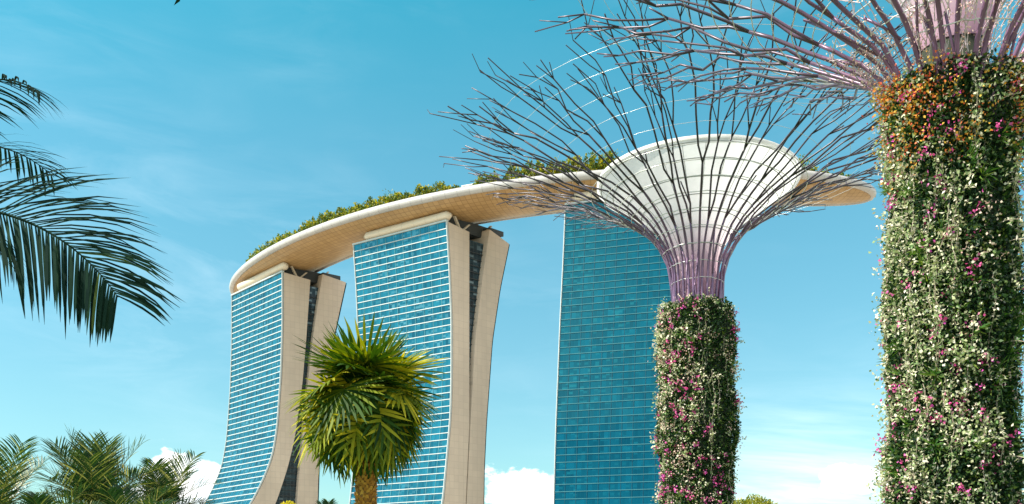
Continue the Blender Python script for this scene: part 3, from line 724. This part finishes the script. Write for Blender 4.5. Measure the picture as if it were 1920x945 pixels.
    blooms('pale_clusters', M['pale'], 520 if near else 330, 22, leafL * (.80 if near else .8), zb, ztop, .24, 1.0, .95)
    blooms('blush_flowers', M['blush'], n_blush, 12, leafL * .62, zb, ztop, .20)
    if near:   # creepers climbing from the planting on to the lower limbs
        sm = MB(); cp = []
        for q in range(150):
            th = r.random() * 2 * PI; t0_ = r.uniform(.08, .2); t1_ = t0_ + r.uniform(.06, .22); st_ = []
            for j in range(9):
                u = j / 8; p = pt(t0_ + (t1_ - t0_) * u, th, r.normal() * .10, r.normal() * .08); st_.append(p); th += r.normal() * .045
            sm.tube(st_, .016, 4, cap=False)
            cp += [tuple(p) for p in st_[1:] for _ in range(5)]
        cs = sm.build('climbing_stems', M['lilac_stem'], root); cs['kind'] = 'stuff'
        cp = np.array(cp) + r.normal(size=(len(cp), 3)) * .10; n = len(cp)
        ob = quads('climbing_leaves', leaves(cp, r.normal(size=(n, 3)), r.uniform(.06, .13, n), r.uniform(.04, .07, n)), M['blush'], root); ob['kind'] = 'stuff'
    if n_orange: blooms('orange_flowers', M['orange'], n_orange, 14, leafL * .7, ztop - 3.6, ztop + .1, .22, .6)
    return root
steel_tree('planted_steel_tree', 'smaller planted steel tree with white funnel and wide branching canopy before the teal tower', 1307, 70.0, .04, 21, 64, 526, 46000, 3600, 420, 420, 0, 110, .22)
steel_tree('planted_steel_tree', 'larger planted steel tree, thick trunk hung with pale vines and pink flowers', 1787, 34.0, .0355, 22, 54, 512, 92000, 17000, 320, 170, 260, 190, .155, near=True)

# ------------------------------------------------------------------ palms
def strip(pts, wid, nor, V):
    """flat tapering leaflet as quads appended to list V (one island via shared verts handled by MB)"""
def leaflet(mb, base, dirv, L, W, droop, seg_=4, up=Vector((0, 0, 1))):
    d = Vector(dirv).normalized(); p = Vector(base); side = d.cross(up)
    if side.length < 1e-3: side = Vector((1, 0, 0))
    side.normalize(); i0 = len(mb.v)
    for j in range(seg_ + 1):
        t = j / seg_; wv = W * (0.55 + 1.2 * t - 0.2) * (1 - t) ** .55 if t < 1 else 0.0
        wv = max(wv, W * .04)
        mb.v.append(tuple(p + side * wv / 2)); mb.v.append(tuple(p - side * wv / 2))
        d = (d + Vector((0, 0, -droop / seg_)) * (0.4 + t)).normalized(); p = p + d * (L / seg_)
    for j in range(seg_): a = i0 + 2 * j; mb.f.append((a, a + 1, a + 3, a + 2))

def fan_palm(px, py, d, crad, label, trunk_r, seed):
    r = random.Random(seed); X = (px - 960) / F * d; zc = CZ + (HZ - py) / F * d
    root = thing('fan_palm', label, 'palm tree', (X, d, 0))
    mb = MB(); prof = [(trunk_r * (1.15 if t < .1 else 1) * (1 - .08 * t), zc * t) for t in np.linspace(0, .98, 30)]
    mb.lathe(prof, n=20, jag=.04); tk = mb.build('trunk', M['bark'], root, smooth=True)
    mb = MB(); z = .3; row = 0
    while z < zc - .1:
        n = 15
        for a in range(n):
            th = 2 * PI * (a + .5 * (row % 2)) / n + r.uniform(-.08, .08); rr = trunk_r * (1 - .08 * z / zc) * .97
            u = Vector((math.cos(th), math.sin(th), 0)); t = Vector((-u.y, u.x, 0)); hh = r.uniform(.07, .12); ww = r.uniform(.045, .065); pj = r.uniform(.02, .075)
            b = u * rr + Vector((0, 0, z + r.uniform(-.02, .02)))
            i = len(mb.v); mb.v += [tuple(b - t * ww), tuple(b + t * ww), tuple(b + t * ww * .5 + u * pj + Vector((0, 0, hh))), tuple(b - t * ww * .5 + u * pj + Vector((0, 0, hh))), tuple(b + Vector((0, 0, hh)) + t * ww * .5), tuple(b + Vector((0, 0, hh)) - t * ww * .5)]
            mb.f += [(i, i + 1, i + 2, i + 3), (i + 3, i + 2, i + 4, i + 5), (i + 1, i + 4, i + 2), (i, i + 3, i + 5)]
        z += r.uniform(.06, .08); row += 1
    mb.build('leaf_bases', M['boot'], tk)
    NF = 50
    for i in range(NF):
        q = (i + .5) / NF; el_ = R(86) - R(134) * q ** .95 + r.uniform(-.10, .10); th = i * 2.39996 + r.uniform(-.25, .25)
        dv = Vector((math.cos(el_) * math.cos(th), math.cos(el_) * math.sin(th), math.sin(el_)))
        pl = crad * r.uniform(.28, .46) * (1.0 if q > .15 else .72)
        base = Vector((math.cos(th) * trunk_r * .5, math.sin(th) * trunk_r * .5, zc - .25 * q))
        mid = base + dv * pl * .55; end = base + dv * pl + Vector((0, 0, -.10 * pl * math.cos(el_)))
        mb = MB(); mb.tube([base, mid, end], [.028, .018, .012], 5); pe = mb.build('frond', M['petiole'], root)
        ax = (end - mid).normalized(); side = ax.cross(Vector((0, 0, 1)))
        side = side.normalized() if side.length > .05 else Vector((-math.sin(th), math.cos(th), 0))
        side = (Matrix.Rotation(r.uniform(-.5, .5), 3, ax) @ side); nrm = side.cross(ax).normalized()
        be = R(8) + (R(55) - R(8)) * min(1, max(0, (R(75) - el_) / R(75))) * r.uniform(.7, 1.2)
        ax = (ax * math.cos(be) - nrm * math.sin(be)).normalized(); nrm = side.cross(ax).normalized()
        mb = MB(); nl = 27; bl = crad * r.uniform(.56, .68)
        for j in range(nl):
            a = R(118) * (2 * j / (nl - 1) - 1)
            dd = ax * math.cos(a) + side * math.sin(a) + nrm * (.18 * (1 - abs(math.cos(a))) - .10)
            leaflet(mb, end, dd, bl * (1 - .22 * abs(a) / R(118)) * r.uniform(.88, 1.10), .125, (.12 + .40 * r.random()) * (1.0 if el_ < .9 else .6), 5, up=nrm)
        mb.build('leaf_blade', M['fan'], pe)
    return root
fan_palm(686, 744, 24.0, 2.38, 'round fan palm with drooping leaves and shaggy orange-brown trunk in front of the middle tower', .265, 5)

def feather_frond(root, base, az_, el_, L, sag, mat, r, nl=46, lf=.5, lw=.032, vee=.5, name='frond', upness=0.0, ld=.5, roll=0.0):
    d = Vector((math.cos(el_) * math.cos(az_), math.cos(el_) * math.sin(az_), math.sin(el_))); p = Vector(base); pts = []; K = 26
    for j in range(K + 1):
        pts.append(p.copy()); d = (d + Vector((0, 0, -sag / K)) * (.35 + 1.3 * j / K)).normalized(); p = p + d * (L / K)
    mb = MB(); mb.tube(pts, [.022 * (1 - .85 * j / K) * (L / 2.5) ** .5 for j in range(K + 1)], 5); fr = mb.build(name, M['petiole'] if mat is not M['feather_shaded'] else mat, root)
    mb = MB()
    for j in range(nl):
        t = .16 + .84 * (j + r.uniform(-.3, .3)) / nl; t = min(max(t, 0), .995); x = t * K; i = int(x); b = pts[i].lerp(pts[min(i + 1, K)], x - i)
        tg = (pts[min(i + 1, K)] - pts[max(i - 1, 0)]).normalized(); sd = tg.cross(Vector((0, 0, 1)))
        sd = sd.normalized() if sd.length > .05 else Vector((1, 0, 0)); sd = Matrix.Rotation(roll, 3, tg) @ sd; nm = sd.cross(tg).normalized()
        ll = lf * (math.sin(PI * min(1, (.12 + .80 * t))) ** .6) * r.uniform(.85, 1.1)
        for sg in (-1, 1):
            fwd = (.55 if mat is not M['feather_shaded'] else .40) + .75 * t
            dd = sd * sg + tg * fwd + nm * (vee + r.uniform(-.25, .25)) + Vector((0, 0, upness))
            leaflet(mb, b, dd, ll, lw, ld + r.uniform(-.15, .3), 4, up=nm)
    mb.build('leaflets', mat, fr)
    return fr
def feather_palm(px, py, d, label, L, nf, mat, seed, lf=.5, lw=.032, trunk_r=.13, el0=88, el1=-25, sag=1.3, vee=.5, nl=46, group=None, ld=.5, az0=0.0):
    r = random.Random(seed); X = (px - 960) / F * d; zc = CZ + (HZ - py) / F * d
    root = thing('feather_palm', label, 'palm tree', (X, d, 0), group)
    mb = MB(); mb.lathe([(trunk_r * (1.25 if t == 0 else 1) * (1 - .15 * t), zc * t) for t in np.linspace(0, 1, 16)], n=14, jag=.03); mb.build('trunk', M['greybark'], root, smooth=True)
    for i in range(nf):
        q = (i + .5) / nf; el_ = R(el0 + (el1 - el0) * q) + r.uniform(-.08, .08)
        feather_frond(root, (0, 0, zc - .1), az0 + i * 2.39996 + r.uniform(-.2, .2), el_, L * r.uniform(.85, 1.08) * (.75 + .25 * min(1, q * 3)), sag * (.35 + .75 * q) * r.uniform(.8, 1.2), mat, r, nl, lf, lw, vee, ld=ld)
    return root
GP = 'low feather palms along the bottom of the view'
feather_palm(176, 962, 25.0, 'upright spiky feather palm, tallest of the low palms at lower left', 2.35, 24, M['feather'], 31, .92, .05, vee=.35, el1=15, sag=.9, nl=30, ld=.22, group=GP)
feather_palm(-10, 985, 23.0, 'feather palm with arching fronds cut by the left picture edge', 2.9, 26, M['feather'], 32, .80, .045, sag=1.7, el0=78, nl=36, ld=.4, group=GP)
feather_palm(305, 962, 27.0, 'bushy low feather palm with drooping yellow-green fronds beside the far tower foot', 2.3, 30, M['feather'], 33, .74, .045, sag=1.9, el0=78, nl=36, ld=.5, group=GP)
feather_palm(92, 1015, 22.0, 'low feather palm with cream-edged drooping fronds between the two taller lower-left palms', 2.0, 30, M['feather'], 35, .6, .042, sag=2.2, el0=70, el1=-35, group=GP)
feather_palm(245, 1010, 23.0, 'low feather palm with yellow drooping fronds, right of the upright spiky palm', 2.0, 30, M['feather'], 36, .6, .042, sag=2.2, el0=70, el1=-35, group=GP)
feather_palm(362, 1015, 28.0, 'smallest low feather palm, nearest the foot of the far tower', 1.6, 24, M['feather'], 37, .55, .04, sag=1.6, el0=75, group=GP)
feather_palm(615, 1010, 30.0, 'small feather palm tip just left of the fan palm trunk', 1.5, 16, M['feather'], 34, .5, .035, sag=1.0, group=GP)

# palm whose dark fronds hang into the picture from the left
r_ = random.Random(77)
dl = 8.0; Xl = -5.55; zl = CZ + (HZ - 400) / F * dl
lp = thing('feather_palm', 'dark shaded feather palm hanging its long fronds in from the left picture edge', 'palm tree', (Xl, dl, 0))
mb = MB(); mb.lathe([(.16 * (1 - .2 * t), zl * t) for t in np.linspace(0, 1, 16)], n=14, jag=.03); mb.build('trunk', M['greybark'], lp, smooth=True)
feather_frond(lp, (0, 0, zl), R(-3), R(10), 2.50, 1.36, M['feather_shaded'], r_, 78, 1.02, .038, .10, ld=.75, roll=R(55))
feather_frond(lp, (0, .15, zl), R(14), R(34), 1.40, 2.6, M['feather_shaded'], r_, 50, .60, .030, .05, ld=1.0)
feather_frond(lp, (0, .1, zl + .1), R(-14), R(58), 2.15, 1.95, M['feather_shaded'], r_, 50, .60, .030, .05, ld=.9)
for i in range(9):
    feather_frond(lp, (0, 0, zl + .05), R(70) + i * R(25) + r_.uniform(-.1, .1), R(55 - 9 * (i % 6)), 2.4, 1.5, M['feather_shaded'], r_, 40, .6, .036, .1, ld=.8)

# ------------------------------------------------------------------ small planting peeping over the bottom edge
def bush(px, py, d, rad, label, mat, seed, name='round_bush', n=1500, lf=.10, cat='bush', stretch=1.0):
    r = np.random.default_rng(seed); X = (px - 960) / F * d; zt = CZ + (HZ - py) / F * d
    t = thing(name, label, cat, (X, d, 0))
    zc = zt - rad * .8
    mb = MB()
    for q in range(5):
        a = q * 1.26; mb.tube([(0, 0, 0), (.1 * math.cos(a), .1 * math.sin(a), zc * .6), (rad * .5 * math.cos(a), rad * .5 * math.sin(a), zc)], [.07, .05, .02], 6)
    mb.build('stem', M['bark'], t)
    u = unit(r.normal(size=(n, 3))); rr = rad * r.random(n) ** .33; p = u * rr[:, None] * np.array([1.25 * stretch, 1.1, .8]) * (1 + .12 * np.sin(u[:, :1] * 7 + u[:, 2:] * 9)) + np.array([0, 0, zc])
    quads('crown', leaves(p, u + r.normal(size=(n, 3)) * .8, r.uniform(.7, 1.3, n) * lf, r.uniform(.5, .9, n) * lf), mat, t)
bush(1416, 931, 48, 1.05, 'lime green rounded bush top at the foot of the smaller steel tree', M['lime'], 41, n=5200, lf=.11)
bush(543, 941, 33, .30, 'small yellow-leaved bush below the far tower, left of the fan palm', M['yellow_leaf'], 42, n=420, lf=.10)
# a twig of a tree overhead
t = thing('overhanging_branch', 'dark leafy twig tips dipping in at the top edge of the sky', 'branch', (0, 0, 0))
mb = MB(); b0 = Vector(((300 - 960) / F * 6, 6, CZ + HZ / F * 6 + .02))
mb.tube([b0 + Vector((-1.2, .3, 1.4)), b0 + Vector((-.5, .1, .5)), b0 + Vector((-.1, 0, .12)), b0 + Vector((.16, 0, .03))], [.03, .02, .008, .004], 5); mb.build('twig', M['bark'], t)
rl = np.random.default_rng(3); n = 60; tt = rl.random(n)
pp = np.array([b0 + Vector((-1.0, .2, 1.15)) * a + Vector((.16, 0, .025)) * (1 - a) for a in tt]) + rl.normal(size=(n, 3)) * .02
quads('leaves', leaves(pp, rl.normal(size=(n, 3)) + np.array([0, 0, -.2]), rl.uniform(.05, .09, n), rl.uniform(.025, .04, n)), M['feather_shaded'], t)
